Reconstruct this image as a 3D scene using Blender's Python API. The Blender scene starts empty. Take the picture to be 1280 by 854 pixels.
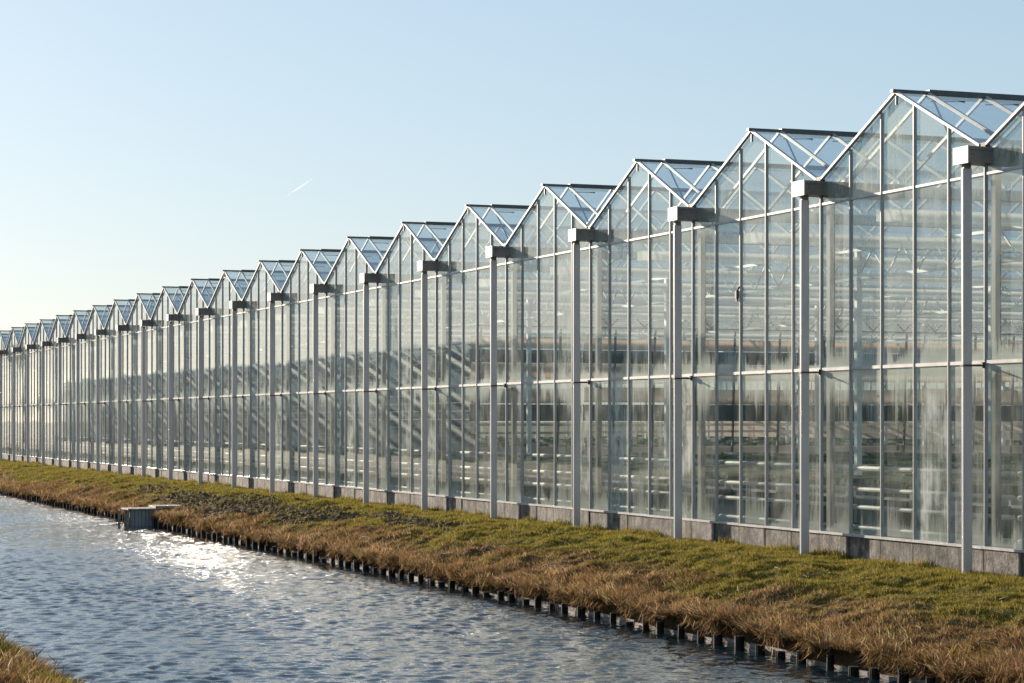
import bpy, math, random
import numpy as np
from mathutils import Vector

random.seed(7)
rng = np.random.default_rng(7)
scene = bpy.context.scene
R = math.radians

# ------------------------------------------------------------------ camera
# world: facade of the greenhouse is the plane x = FX and runs along +Y, ground at its foot is z = 0
FX = 14.6            # facade plane
GY0 = 22.7           # y of a gutter line; gutters every BAY metres
BAY = 4.0
WATER = -0.75
EDGE = 11.25         # face of the timber edging at the far bank
CAM_AZ = 20.8
cam_d = bpy.data.cameras.new('camera')
cam = bpy.data.objects.new('camera', cam_d)
scene.collection.objects.link(cam)
cam.location = (0, 0, 1.79)
cam.rotation_euler = (R(90), 0, R(-CAM_AZ))
cam_d.sensor_width = 36.0
cam_d.lens = 2800 / 1280 * 36.0
cam_d.shift_y = 100 / 1280
cam_d.clip_start = 0.1
cam_d.clip_end = 20000
scene.camera = cam

# ------------------------------------------------------------------ sky and sun
SUN_AZ = 12.5        # degrees from +Y towards -X
SUN_EL = 12.5
world = bpy.data.worlds.new('World')
scene.world = world
world.use_nodes = True
wn = world.node_tree.nodes
wl = world.node_tree.links
wn.clear()
sky = wn.new('ShaderNodeTexSky')
sky.sky_type = 'NISHITA'
sky.sun_disc = False
sky.sun_elevation = R(SUN_EL)
sky.sun_rotation = R(-SUN_AZ)
sky.altitude = 0
sky.air_density = 1.2
sky.dust_density = 0.4
sky.ozone_density = 6.0
bg = wn.new('ShaderNodeBackground')
bg.inputs['Strength'].default_value = 0.148
wo = wn.new('ShaderNodeOutputWorld')
gm = wn.new('ShaderNodeGamma')
gm.inputs['Gamma'].default_value = 0.5
bw = wn.new('ShaderNodeRGBToBW')
hs = wn.new('ShaderNodeMix')
hs.data_type = 'RGBA'
hs.inputs[0].default_value = 0.2
wl.new(sky.outputs[0], gm.inputs['Color'])
wl.new(gm.outputs[0], bw.inputs[0])
wl.new(gm.outputs[0], hs.inputs[6])
wl.new(bw.outputs[0], hs.inputs[7])
wl.new(hs.outputs[2], bg.inputs['Color'])
wl.new(bg.outputs[0], wo.inputs['Surface'])

tosun = Vector((-math.sin(R(SUN_AZ)) * math.cos(R(SUN_EL)), math.cos(R(SUN_AZ)) * math.cos(R(SUN_EL)), math.sin(R(SUN_EL))))
sun_d = bpy.data.lights.new('sun', 'SUN')
sun_d.energy = 4.2
sun_d.angle = R(0.53)
sun_d.color = (1.0, 0.86, 0.70)
sun = bpy.data.objects.new('sun', sun_d)
scene.collection.objects.link(sun)
sun.rotation_euler = (-tosun).to_track_quat('-Z', 'Y').to_euler()

vs = scene.view_settings
vs.view_transform = 'Standard'
vs.look = 'None'
vs.gamma = 1.0
vs.exposure = 1.32
vs.use_curve_mapping = False

scene.render.engine = 'CYCLES'
cy = scene.cycles
cy.max_bounces = 10
cy.glossy_bounces = 5
cy.diffuse_bounces = 3
cy.transmission_bounces = 4
cy.transparent_max_bounces = 40
cy.caustics_reflective = True
cy.caustics_refractive = False
cy.blur_glossy = 0.3
cy.sample_clamp_indirect = 60.0
cy.use_denoising = True

# ------------------------------------------------------------------ helpers
COL = scene.collection


def new_obj(name, mesh, parent=None, loc=None):
    o = bpy.data.objects.new(name, mesh)
    COL.objects.link(o)
    if parent is not None:
        o.parent = parent
    if loc is not None:
        o.location = loc
    return o


def empty(name, loc=(0, 0, 0), parent=None):
    o = bpy.data.objects.new(name, None)
    o.empty_display_size = 0.2
    COL.objects.link(o)
    o.location = loc
    if parent is not None:
        o.parent = parent
    return o


def tag(o, label=None, cat=None, group=None, kind=None):
    if label: o['label'] = label
    if cat: o['category'] = cat
    if group: o['group'] = group
    if kind: o['kind'] = kind
    return o


class MB:
    def __init__(self):
        self.v = []
        self.f = []

    def quad(self, a, b, c, d):
        n = len(self.v)
        self.v += [a, b, c, d]
        self.f.append((n, n + 1, n + 2, n + 3))
        return self

    def poly(self, pts):
        n = len(self.v)
        self.v += list(pts)
        self.f.append(tuple(range(n, n + len(pts))))
        return self

    def box(self, x0, x1, y0, y1, z0, z1):
        n = len(self.v)
        self.v += [(x0, y0, z0), (x1, y0, z0), (x1, y1, z0), (x0, y1, z0), (x0, y0, z1), (x1, y0, z1), (x1, y1, z1), (x0, y1, z1)]
        self.f += [(n + a, n + b, n + c, n + d) for a, b, c, d in ((3, 2, 1, 0), (4, 5, 6, 7), (0, 1, 5, 4), (1, 2, 6, 5), (2, 3, 7, 6), (3, 0, 4, 7))]
        return self

    def bar(self, p, q, w, h, up=(0, 0, 1)):
        """box bar from p to q, width w across, height h along 'up'"""
        p = Vector(p); q = Vector(q)
        d = (q - p).normalized()
        up = Vector(up)
        s = d.cross(up)
        if s.length < 1e-5:
            s = d.cross(Vector((1, 0, 0)))
        s.normalize()
        u = s.cross(d).normalized()
        n = len(self.v)
        for e in (p, q):
            for a, b in ((-1, -1), (1, -1), (1, 1), (-1, 1)):
                self.v.append(tuple(e + s * (a * w / 2) + u * (b * h / 2)))
        self.f += [(n + 3, n + 2, n + 1, n), (n + 4, n + 5, n + 6, n + 7)]
        for k in range(4):
            k2 = (k + 1) % 4
            self.f.append((n + k, n + k2, n + 4 + k2, n + 4 + k))
        return self

    def tube(self, p, q, r0, r1=None, seg=8, cap=True):
        p = Vector(p); q = Vector(q)
        r1 = r0 if r1 is None else r1
        d = (q - p).normalized()
        s = d.cross(Vector((0, 0, 1)))
        if s.length < 1e-4:
            s = Vector((1, 0, 0))
        s.normalize()
        u = s.cross(d)
        n = len(self.v)
        for e, r in ((p, r0), (q, r1)):
            for k in range(seg):
                a = 2 * math.pi * k / seg
                self.v.append(tuple(e + s * (r * math.cos(a)) + u * (r * math.sin(a))))
        for k in range(seg):
            k2 = (k + 1) % seg
            self.f.append((n + k, n + k2, n + seg + k2, n + seg + k))
        if cap:
            self.f.append(tuple(n + k for k in reversed(range(seg))))
            self.f.append(tuple(n + seg + k for k in range(seg)))
        return self

    def mesh(self, name, mat, smooth=False):
        me = bpy.data.meshes.new(name)
        me.from_pydata(self.v, [], self.f)
        me.materials.append(mat)
        if smooth:
            me.polygons.foreach_set('use_smooth', [True] * len(me.polygons))
        me.update()
        return me

    def build(self, name, mat, parent=None, loc=None, smooth=False):
        return new_obj(name, self.mesh(name, mat, smooth), parent, loc)


def np_mesh(name, verts, faces, mat, smooth=False, col=None):
    """verts (n,3), faces (m,k) all of one size"""
    me = bpy.data.meshes.new(name)
    n, (m, k) = len(verts), faces.shape
    me.vertices.add(n)
    me.vertices.foreach_set('co', np.ascontiguousarray(verts, dtype=np.float32).ravel())
    me.loops.add(m * k)
    me.loops.foreach_set('vertex_index', np.ascontiguousarray(faces, dtype=np.int32).ravel())
    me.polygons.add(m)
    me.polygons.foreach_set('loop_start', np.arange(0, m * k, k, dtype=np.int32))
    me.polygons.foreach_set('loop_total', np.full(m, k, dtype=np.int32))
    if smooth:
        me.polygons.foreach_set('use_smooth', np.ones(m, dtype=bool))
    me.materials.append(mat)
    if col is not None:
        at = me.attributes.new('tint', 'FLOAT_COLOR', 'POINT')
        c4 = np.ones((n, 4), dtype=np.float32)
        c4[:, :3] = col
        at.data.foreach_set('color', c4.ravel())
    me.update(calc_edges=True)
    return me


def _hash(ix, iy, seed):
    h = (ix.astype(np.int64) * 374761393 + iy.astype(np.int64) * 668265263 + seed * 974711) & 0x7fffffff
    h = ((h ^ (h >> 13)) * 1274126177) & 0x7fffffff
    h = h ^ (h >> 16)
    return (h & 0xffff) / 65535.0


def vnoise(x, y, seed=0):
    ix = np.floor(x); iy = np.floor(y)
    fx = x - ix; fy = y - iy
    fx = fx * fx * (3 - 2 * fx); fy = fy * fy * (3 - 2 * fy)
    a = _hash(ix, iy, seed); b = _hash(ix + 1, iy, seed)
    c = _hash(ix, iy + 1, seed); d = _hash(ix + 1, iy + 1, seed)
    return (a * (1 - fx) + b * fx) * (1 - fy) + (c * (1 - fx) + d * fx) * fy


def fbm(x, y, seed=0, oct=4):
    t = 0; a = 0.5; s = 0
    for k in range(oct):
        t = t + a * vnoise(x, y, seed + k * 17)
        s += a
        a *= 0.5; x = x * 2.03 + 3.1; y = y * 2.03 + 1.7
    return t / s


# ------------------------------------------------------------------ materials
class NT:
    def __init__(self, name):
        self.m = bpy.data.materials.new(name)
        self.m.use_nodes = True
        self.t = self.m.node_tree
        self.t.nodes.clear()
        self.out = self.t.nodes.new('ShaderNodeOutputMaterial')

    def n(self, kind, **kw):
        nd = self.t.nodes.new(kind)
        for k, v in kw.items():
            setattr(nd, k, v)
        return nd

    def l(self, a, b):
        self.t.links.new(a, b)

    def val(self, sock, v):
        if hasattr(v, 'is_linked') or hasattr(v, 'links'):
            self.l(v, sock)
        else:
            sock.default_value = v

    def math(self, op, a, b=0.0, c=0.0, clamp=False):
        nd = self.n('ShaderNodeMath', operation=op)
        nd.use_clamp = clamp
        for i, v in enumerate((a, b, c)):
            self.val(nd.inputs[i], v)
        return nd.outputs[0]

    def vmath(self, op, a, b=(0, 0, 0)):
        nd = self.n('ShaderNodeVectorMath', operation=op)
        self.val(nd.inputs[0], a); self.val(nd.inputs[1], b)
        return nd.outputs[0]

    def maprange(self, v, a, b, c=0.0, d=1.0, smooth=True):
        nd = self.n('ShaderNodeMapRange')
        nd.interpolation_type = 'SMOOTHSTEP' if smooth else 'LINEAR'
        self.val(nd.inputs['Value'], v)
        self.val(nd.inputs['From Min'], a); self.val(nd.inputs['From Max'], b)
        self.val(nd.inputs['To Min'], c); self.val(nd.inputs['To Max'], d)
        return nd.outputs['Result']

    def noise(self, vec, scale=1.0, detail=3.0, rough=0.55):
        nd = self.n('ShaderNodeTexNoise')
        self.l(vec, nd.inputs['Vector'])
        nd.inputs['Scale'].default_value = scale
        nd.inputs['Detail'].default_value = detail
        nd.inputs['Roughness'].default_value = rough
        return nd.outputs['Fac']

    def mapping(self, vec, scale=(1, 1, 1), loc=(0, 0, 0)):
        nd = self.n('ShaderNodeMapping')
        self.l(vec, nd.inputs['Vector'])
        nd.inputs['Scale'].default_value = scale
        nd.inputs['Location'].default_value = loc
        return nd.outputs[0]

    def ramp(self, fac, stops):
        nd = self.n('ShaderNodeValToRGB')
        self.l(fac, nd.inputs['Fac'])
        e = nd.color_ramp.elements
        e[0].position, e[0].color = stops[0][0], (*stops[0][1], 1)
        e[1].position, e[1].color = stops[-1][0], (*stops[-1][1], 1)
        for p, c in stops[1:-1]:
            x = e.new(p); x.color = (*c, 1)
        return nd.outputs['Color']

    def mixc(self, f, a, b, mode='MIX'):
        nd = self.n('ShaderNodeMix', data_type='RGBA', blend_type=mode)
        self.val(nd.inputs[0], f)
        for i, v in ((6, a), (7, b)):
            if isinstance(v, tuple):
                nd.inputs[i].default_value = (*v, 1)
            else:
                self.l(v, nd.inputs[i])
        return nd.outputs[2]

    def mixs(self, f, a, b):
        nd = self.n('ShaderNodeMixShader')
        self.val(nd.inputs[0], f)
        self.l(a, nd.inputs[1]); self.l(b, nd.inputs[2])
        return nd.outputs[0]

    def pos(self):
        return self.n('ShaderNodeNewGeometry').outputs['Position']

    def bump(self, h, dist=0.01, strength=1.0, normal=None):
        nd = self.n('ShaderNodeBump')
        nd.inputs['Strength'].default_value = strength
        nd.inputs['Distance'].default_value = dist
        self.l(h, nd.inputs['Height'])
        if normal is not None:
            self.l(normal, nd.inputs['Normal'])
        return nd.outputs[0]

    def principled(self, base, rough=0.5, metal=0.0, normal=None, spec=0.5):
        nd = self.n('ShaderNodeBsdfPrincipled')
        if isinstance(base, tuple):
            nd.inputs['Base Color'].default_value = (*base, 1)
        else:
            self.l(base, nd.inputs['Base Color'])
        self.val(nd.inputs['Roughness'], rough)
        nd.inputs['Metallic'].default_value = metal
        nd.inputs['Specular IOR Level'].default_value = spec
        if normal is not None:
            self.l(normal, nd.inputs['Normal'])
        return nd.outputs[0]

    def done(self, sh):
        self.l(sh, self.out.inputs['Surface'])
        return self.m


def painted(name, c, rough=0.45, var=0.12, metal=0.0, scale=6.0):
    t = NT(name)
    p = t.pos()
    n1 = t.noise(t.mapping(p, (1, 1, 0.25)), scale, 5)
    n2 = t.noise(p, scale * 9, 3)
    f = t.maprange(t.math('ADD', t.math('MULTIPLY', n1, 0.7), t.math('MULTIPLY', n2, 0.3)), 0.3, 0.7)
    dark = tuple(x * (1 - var * 2.2) for x in c)
    col = t.mixc(f, dark, c)
    return t.done(t.principled(col, rough, metal))


M = {}
M['steel'] = painted('white_painted_aluminium', (0.52, 0.505, 0.485), 0.4, 0.16)
M['alu'] = painted('grey_aluminium_profile', (0.36, 0.36, 0.36), 0.4, 0.10)
M['pipe'] = painted('pale_grey_downpipe_paint', (0.44, 0.44, 0.46), 0.42, 0.08)
M['gutter'] = painted('shade_toned_weathered_zinc', (0.175, 0.165, 0.158), 0.5, 0.25)  # tone darkened to carry the shade on the gutter's side face
M['endplate'] = painted('sun_toned_end_plate', (0.40, 0.375, 0.35), 0.5, 0.2)  # paler than the gutter: sunlight on the end face put into the colour
M['ridge'] = painted('dark_ridge_aluminium', (0.055, 0.065, 0.075), 0.35, 0.15)
M['dark'] = painted('dark_rubber_and_bracket', (0.03, 0.03, 0.032), 0.6, 0.2)
M['inner'] = painted('interior_galvanised_steel', (0.72, 0.72, 0.70), 0.45, 0.08)
t = NT('white_shade_screen_cloth'); p = t.pos()
sc_ = t.mixc(t.maprange(t.noise(p, 3.0, 4), 0.3, 0.7), (0.74, 0.73, 0.70), (0.84, 0.83, 0.80))
df = t.n('ShaderNodeBsdfDiffuse'); t.l(sc_, df.inputs['Color'])
tl = t.n('ShaderNodeBsdfTranslucent'); t.l(sc_, tl.inputs['Color'])
tr = t.n('ShaderNodeBsdfTransparent')
M['screen'] = t.done(t.mixs(0.35, t.mixs(0.6, df.outputs[0], tl.outputs[0]), tr.outputs[0]))
M['heat'] = painted('white_heating_pipe_paint', (0.44, 0.44, 0.43), 0.6, 0.08)


def glass_mat(name, tint, dirt_on, wave=0.0012):
    t = NT(name)
    geo = t.n('ShaderNodeNewGeometry')
    pos = geo.outputs['Position']
    sep = t.n('ShaderNodeSeparateXYZ'); t.l(pos, sep.inputs[0])
    x, y, z = sep.outputs
    # each pane sits a hair out of true and is slightly wavy
    cell = t.math('FLOOR', t.math('DIVIDE', t.math('SUBTRACT', y, GY0), 0.8))
    row = t.math('ADD', t.math('GREATER_THAN', z, 2.49), t.math('GREATER_THAN', z, 4.71))
    if not dirt_on:
        row = t.math('FLOOR', t.math('DIVIDE', x, 0.8))
    wnz = t.n('ShaderNodeTexWhiteNoise', noise_dimensions='2D')
    cmb = t.n('ShaderNodeCombineXYZ')
    t.l(cell, cmb.inputs[0]); t.l(row, cmb.inputs[1])
    t.l(cmb.outputs[0], wnz.inputs['Vector'])
    tilt = t.vmath('SUBTRACT', wnz.outputs['Color'], (0.5, 0.5, 0.5))
    sc = t.n('ShaderNodeVectorMath', operation='SCALE'); t.l(tilt, sc.inputs[0]); sc.inputs['Scale'].default_value = 0.005
    nrm = t.vmath('NORMALIZE', t.vmath('ADD', geo.outputs['Normal'], sc.outputs[0]))
    off = t.vmath('ADD', pos, wnz.outputs['Color'])
    h = t.noise(t.mapping(off, (1, 1.5, 0.9)), 1.1, 0.0)
    bn = t.bump(h, wave, 1.0, nrm)
    # thin pane reflectance (both faces), Schlick
    dt = t.n('ShaderNodeVectorMath', operation='DOT_PRODUCT')
    t.l(geo.outputs['Incoming'], dt.inputs[0]); t.l(geo.outputs['Normal'], dt.inputs[1])
    c = t.math('ABSOLUTE', dt.outputs['Value'])
    f = t.math('ADD', 0.043, t.math('MULTIPLY', 0.957, t.math('POWER', t.math('SUBTRACT', 1.0, c, clamp=True), 5.0)))
    r = t.math('DIVIDE', t.math('MULTIPLY', 2.0, f), t.math('ADD', 1.0, f))
    tr = t.n('ShaderNodeBsdfTransparent'); tr.inputs['Color'].default_value = (*tint, 1)
    gl = t.n('ShaderNodeBsdfGlossy'); gl.inputs['Roughness'].default_value = 0.022
    gl.inputs['Color'].default_value = (0.97, 0.99, 1.0, 1)
    t.l(bn, gl.inputs['Normal'])
    clear = t.mixs(r, tr.outputs[0], gl.outputs[0])
    # lime and algae film
    streak = t.noise(t.mapping(off, (1, 26, 1.1)), 1.0, 5, 0.65)
    blot = t.noise(t.mapping(off, (1, 1.3, 0.8)), 2.0, 6, 0.62)
    film = t.maprange(t.math('ADD', t.math('MULTIPLY', streak, 0.35), t.math('MULTIPLY', blot, 0.65)), 0.40, 0.66, 0.05, 0.31)
    if dirt_on:
        film = t.math('MULTIPLY', film, t.math('MULTIPLY', t.maprange(wnz.outputs['Value'], 0, 1, 0.25, 1.5, False), t.maprange(wnz.outputs['Value'], 0.90, 0.93, 1.0, 1.9)))
        teeth = t.noise(t.mapping(off, (1, 38, 0.9)), 1.0, 6, 0.72)
        broad = t.maprange(t.noise(t.mapping(off, (1, 1.6, 0.7)), 1.0, 3), 0.34, 0.70, 0.10, 1.0)
        reach = t.math('MULTIPLY', t.math('MULTIPLY', teeth, teeth), t.math('MULTIPLY', broad, 4.4))

        def band(level, sign, k):
            d = t.math('MULTIPLY', t.math('SUBTRACT', z, level), sign)       # distance from the rail
            ok = t.math('GREATER_THAN', d, 0.0)
            rr = t.math('MULTIPLY', reach, k)
            return t.math('MULTIPLY', ok, t.maprange(t.math('DIVIDE', d, rr), 0.1, 1.3, 1.0, 0.0))
        b = t.math('MULTIPLY', band(2.47, -1, 0.62), 0.72)
        b = t.math('MAXIMUM', b, t.math('MULTIPLY', band(2.51, 1, 0.42), 0.70))
        b = t.math('MAXIMUM', b, t.math('MULTIPLY', band(4.69, -1, 0.35), 0.45))
        b = t.math('MAXIMUM', b, t.math('MULTIPLY', band(4.73, 1, 0.25), 0.35))
        b = t.math('MAXIMUM', b, t.math('MULTIPLY', band(0.33, 1, 0.6), 0.42))
        film = t.math('MAXIMUM', film, b)
        film = t.math('ADD', film, t.maprange(z, 2.6, 4.9, 0.035, 0.13))
        gcol = t.mixc(t.maprange(blot, 0.35, 0.7), (0.60, 0.66, 0.56), (0.74, 0.76, 0.70))
    else:
        film = t.math('MULTIPLY', film, 0.35)
        gcol = t.mixc(0.5, (0.66, 0.70, 0.66), (0.76, 0.78, 0.74))
    df = t.n('ShaderNodeBsdfDiffuse'); t.l(gcol, df.inputs['Color'])
    tl = t.n('ShaderNodeBsdfTranslucent'); t.l(gcol, tl.inputs['Color'])
    dirt = t.mixs(0.2, df.outputs[0], tl.outputs[0])
    return t.done(t.mixs(film, clear, dirt))


M['glass'] = glass_mat('dirty_facade_glass', (0.90, 0.94, 0.91), True)
M['roofglass'] = glass_mat('roof_glass', (0.86, 0.92, 0.94), False, 0.002)

# concrete plinth
t = NT('stained_concrete'); p = t.pos()
n1 = t.noise(p, 4.5, 8, 0.7); n2 = t.noise(p, 28, 5, 0.7)
n3 = t.noise(t.mapping(p, (4, 7, 0.7)), 1.0, 4)
c = t.ramp(t.math('ADD', t.math('MULTIPLY', n1, 0.75), t.math('MULTIPLY', n2, 0.25)), [(0.36, (0.035, 0.03, 0.025)), (0.48, (0.14, 0.122, 0.106)), (0.62, (0.34, 0.30, 0.265))])
sepc = t.n('ShaderNodeSeparateXYZ'); t.l(p, sepc.inputs[0])
ph = t.math('ABSOLUTE', t.math('SUBTRACT', t.math('FRACT', t.math('ADD', t.math('DIVIDE', t.math('SUBTRACT', sepc.outputs[1], GY0), 0.8), 100.5)), 0.5))
joint = t.maprange(t.math('ADD', ph, t.math('MULTIPLY', n3, 0.22)), 0.10, 0.20, 0.8, 0.0)
c = t.mixc(t.maprange(n3, 0.52, 0.66, 0.0, 0.85), c, (0.055, 0.05, 0.035))
c = t.mixc(joint, c, (0.05, 0.045, 0.035))
M['concrete'] = t.done(t.principled(c, 0.9, normal=t.bump(n2, 0.012)))

# weathered timber of the edging
t = NT('weathered_wet_timber'); p = t.pos()
n1 = t.noise(t.mapping(p, (9, 9, 1.2)), 2.0, 6, 0.65); n2 = t.noise(p, 3.0, 3)
c = t.ramp(n1, [(0.3, (0.008, 0.006, 0.005)), (0.6, (0.020, 0.016, 0.013)), (0.8, (0.06, 0.05, 0.042))])
M['timber'] = t.done(t.principled(c, 0.8, normal=t.bump(n1, 0.01), spec=0.15))
t = NT('pale_weathered_board'); p = t.pos()
n1 = t.noise(t.mapping(p, (9, 1.2, 6)), 2.0, 6, 0.65)
c = t.ramp(n1, [(0.3, (0.10, 0.09, 0.075)), (0.7, (0.34, 0.315, 0.28))])
M['board'] = t.done(t.principled(c, 0.75, normal=t.bump(n1, 0.01)))
M['sheet'] = painted('grey_corrugated_sheet', (0.27, 0.275, 0.285), 0.6, 0.2)

# soil under the grass, field, bed
t = NT('soil_and_turf_ground'); p = t.pos()
sep = t.n('ShaderNodeSeparateXYZ'); t.l(p, sep.inputs[0])
n1 = t.noise(p, 1.1, 5, 0.6); n2 = t.noise(p, 9, 5, 0.7)
turf = t.ramp(t.math('ADD', t.math('MULTIPLY', n1, 0.6), t.math('MULTIPLY', n2, 0.4)), [(0.32, (0.045, 0.036, 0.014)), (0.5, (0.11, 0.10, 0.024)), (0.68, (0.19, 0.155, 0.045))])
dead = t.ramp(n2, [(0.3, (0.035, 0.024, 0.014)), (0.7, (0.13, 0.085, 0.045))])
edge = t.maprange(t.math('ADD', sep.outputs[0], t.math('MULTIPLY', n1, 1.0)), 12.6, 13.5)
c = t.mixc(edge, dead, turf)
M['soil'] = t.done(t.principled(c, 0.95, normal=t.bump(n2, 0.03), spec=0.1))
t = NT('dark_bare_earth'); p = t.pos()
n2 = t.noise(p, 14, 5, 0.7)
c = t.ramp(n2, [(0.3, (0.06, 0.041, 0.029)), (0.7, (0.18, 0.128, 0.093))])
M['earth'] = t.done(t.principled(c, 0.95, normal=t.bump(n2, 0.02), spec=0.1))
t = NT('field_grass'); p = t.pos()
n1 = t.noise(p, 0.05, 5); n2 = t.noise(p, 3, 5, 0.7)
c = t.ramp(t.math('ADD', t.math('MULTIPLY', n1, 0.4), t.math('MULTIPLY', n2, 0.6)), [(0.3, (0.04, 0.042, 0.016)), (0.7, (0.12, 0.115, 0.045))])
M['field'] = t.done(t.principled(c, 0.95, spec=0.1))

# grass blades: own colour per blade, some light passes through
t = NT('grass_blade')
a = t.n('ShaderNodeAttribute', attribute_name='tint')
df = t.n('ShaderNodeBsdfDiffuse'); t.l(a.outputs['Color'], df.inputs['Color'])
tl = t.n('ShaderNodeBsdfTranslucent'); t.l(a.outputs['Color'], tl.inputs['Color'])
M['blade'] = t.done(t.mixs(0.45, df.outputs[0], tl.outputs[0]))

# water
t = NT('canal_water'); p = t.pos()
n1 = t.noise(t.mapping(p, (5.0, 3.6, 1)), 1.0, 4, 0.62)
n2 = t.noise(t.mapping(p, (17, 12, 1)), 1.0, 3, 0.6)
h = t.math('ADD', n1, t.math('MULTIPLY', n2, 0.30))
M['water'] = t.done(t.principled((0.014, 0.026, 0.034), 0.04, normal=t.bump(h, 0.008), spec=0.5))

# ------------------------------------------------------------------ ground sheet and water
bankz_x = np.array([11.3, 11.6, 12.0, 12.5, 13.0, 13.6, 14.2, 14.7])
bankz_z = np.array([-0.54, -0.40, -0.27, -0.17, -0.10, -0.05, -0.015, 0.0])


def bank_h(X, Y):
    base = np.interp(X, bankz_x, bankz_z)
    w = np.clip((14.5 - X) / 0.8, 0.15, 1.0)
    lump = (fbm(X * 1.6, Y * 1.1, 3, 4) - 0.5) * 0.20 + (fbm(X * 5, Y * 5, 9, 3) - 0.5) * 0.13
    return base + lump * w


prof = [(-6000, 0.0), (-300, 0.0), (-40, 0.0), (0, 0.0), (2.0, -0.12), (2.75, -0.35), (3.3, -0.85), (3.7, -1.6), (11.0, -1.6), (11.36, -1.55),
        (11.40, -0.62), (12.0, -0.36), (13.0, -0.2), (14.2, -0.12), (14.7, -0.10), (60.5, -0.06), (200, 0.0), (6000, 0.0)]
ys = [-3000, -200, -20, 0, 20, 60, 120, 240, 500, 1500, 9000]
mb = MB()
for j in range(len(ys) - 1):
    for i in range(len(prof) - 1):
        (xa, za), (xb, zb) = prof[i], prof[i + 1]
        mb.quad((xa, ys[j], za), (xb, ys[j], zb), (xb, ys[j + 1], zb), (xa, ys[j + 1], za))
g = mb.build('ground', M['field'])
tag(g, 'flat grass field cut by the canal', kind='structure')

# lumpy far bank
bx = np.linspace(11.30, 14.72, 62)
by = np.concatenate([np.arange(8, 45, 0.06), np.arange(45, 80, 0.10), np.arange(80, 135, 0.2)])
BX, BY = np.meshgrid(bx, by)
BZ = bank_h(BX, BY)
BZ[:, 0] = -0.95
idx = np.arange(BX.size).reshape(BX.shape)
fq = np.stack([idx[:-1, :-1], idx[:-1, 1:], idx[1:, 1:], idx[1:, :-1]], -1).reshape(-1, 4)
bank = new_obj('canal_bank', np_mesh('canal_bank', np.stack([BX, BY, BZ], -1).reshape(-1, 3), fq, M['soil'], True))
tag(bank, 'turfed earth bank between canal and greenhouse', kind='structure')

# water surface with real ripples
wx = np.arange(2.6, 11.42, 0.042)
wy = np.concatenate([np.arange(12, 45, 0.042), np.arange(45, 100, 0.075)])
WX, WY = np.meshgrid(wx, wy)
WZ = np.zeros_like(WX)
for k in range(44):
    lam = float(np.exp(rng.uniform(math.log(0.115), math.log(0.36))))
    ang = float(rng.normal(R(65), R(38)))
    kx, ky = math.cos(ang) * 2 * math.pi / lam, math.sin(ang) * 2 * math.pi / lam
    amp = 0.0038 * lam
    env = fbm(WX * 0.6 + k * 7.7, WY * 0.6 - k * 3.3, 200 + k, 2)
    WZ += amp * (0.2 + 2.0 * env * env * 2) * np.sin(WX * kx + WY * ky + rng.uniform(0, 6.28) + 3.0 * env)
WZ *= 0.35 + 1.3 * fbm(WX * 0.22, WY * 0.15, 77, 3)
WZ += WATER
idx = np.arange(WX.size).reshape(WX.shape)
fq = np.stack([idx[:-1, :-1], idx[:-1, 1:], idx[1:, 1:], idx[1:, :-1]], -1).reshape(-1, 4)
wat = new_obj('canal_water', np_mesh('canal_water', np.stack([WX, WY, WZ], -1).reshape(-1, 3), fq, M['water'], True))
tag(wat, 'rippled blue canal water', kind='structure')
for (ya, yb) in ((-400, 12.0), (wy[-1], 1200)):
    w2 = MB().quad((2.6, ya, WATER), (11.42, ya, WATER), (11.42, yb, WATER), (2.6, yb, WATER)).build('canal_water', M['water'])
    tag(w2, 'rippled blue canal water', kind='structure')

# ------------------------------------------------------------------ the greenhouse
I0, I1 = -3, 26               # bays I0 .. I1-1
ZS, ZR1, ZR2, ZG, RISE = 0.32, 2.49, 4.71, 5.02, 0.93
DEPTH = 44.0
NEAR = 11                     # bays below this index have every pane as its own piece


def roof_z(y):
    return ZG + RISE * (1 - abs(y - 2.0) / 2.0)


gh = empty('greenhouse', (FX, GY0 + I0 * BAY, 0))
tag(gh, 'long glass greenhouse with a row of gabled bays along the canal', 'greenhouse')
W = lambda i: (0, (i - I0) * BAY, 0)        # location of bay i inside the greenhouse

# shared meshes of one bay (local: x = 0 is the glass plane, -x outwards, y 0..4)
pane_me = {}
for k in range(5):
    y0, y1 = k * 0.8 + 0.012, (k + 1) * 0.8 - 0.012
    if k == 0:
        pane_me['low'] = MB().quad((0, 0.012, ZS), (0, 0.788, ZS), (0, 0.788, ZR1), (0, 0.012, ZR1)).mesh('pane', M['glass'])
        pane_me['mid'] = MB().quad((0, 0.012, ZR1), (0, 0.788, ZR1), (0, 0.788, ZR2), (0, 0.012, ZR2)).mesh('pane', M['glass'])
    pts = [(0, y0, ZR2), (0, y1, ZR2), (0, y1, roof_z(y1) - 0.03)]
    if k == 2:
        pts.append((0, 2.0, roof_z(2.0) - 0.03))
    pts.append((0, y0, roof_z(y0) - 0.03))
    pane_me['top%d' % k] = MB().poly(pts).mesh('pane', M['glass'])
mull_me = []
for k in range(5):
    y = k * 0.8
    zt = roof_z(y) - (0.12 if k == 0 else 0.02)
    mull_me.append(MB().box(-0.026, -0.004, -0.009, 0.009, ZS - 0.01, zt).box(-0.004, 0.022, -0.010, 0.010, ZS - 0.01, zt - 0.01).mesh('mullion', M['alu']))
rail_me = {}
for nm, z, hh in (('low', ZR1, 0.021), ('high', ZR2, 0.015)):
    rail_me[nm] = MB().box(-0.018, 0.02, 0.011, 0.789, z - hh, z + hh).mesh('rail', M['steel'])
sill_me = MB().box(-0.05, 0.05, 0.002, 0.798, ZS - 0.032, ZS).mesh('sill', M['steel'])
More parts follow.
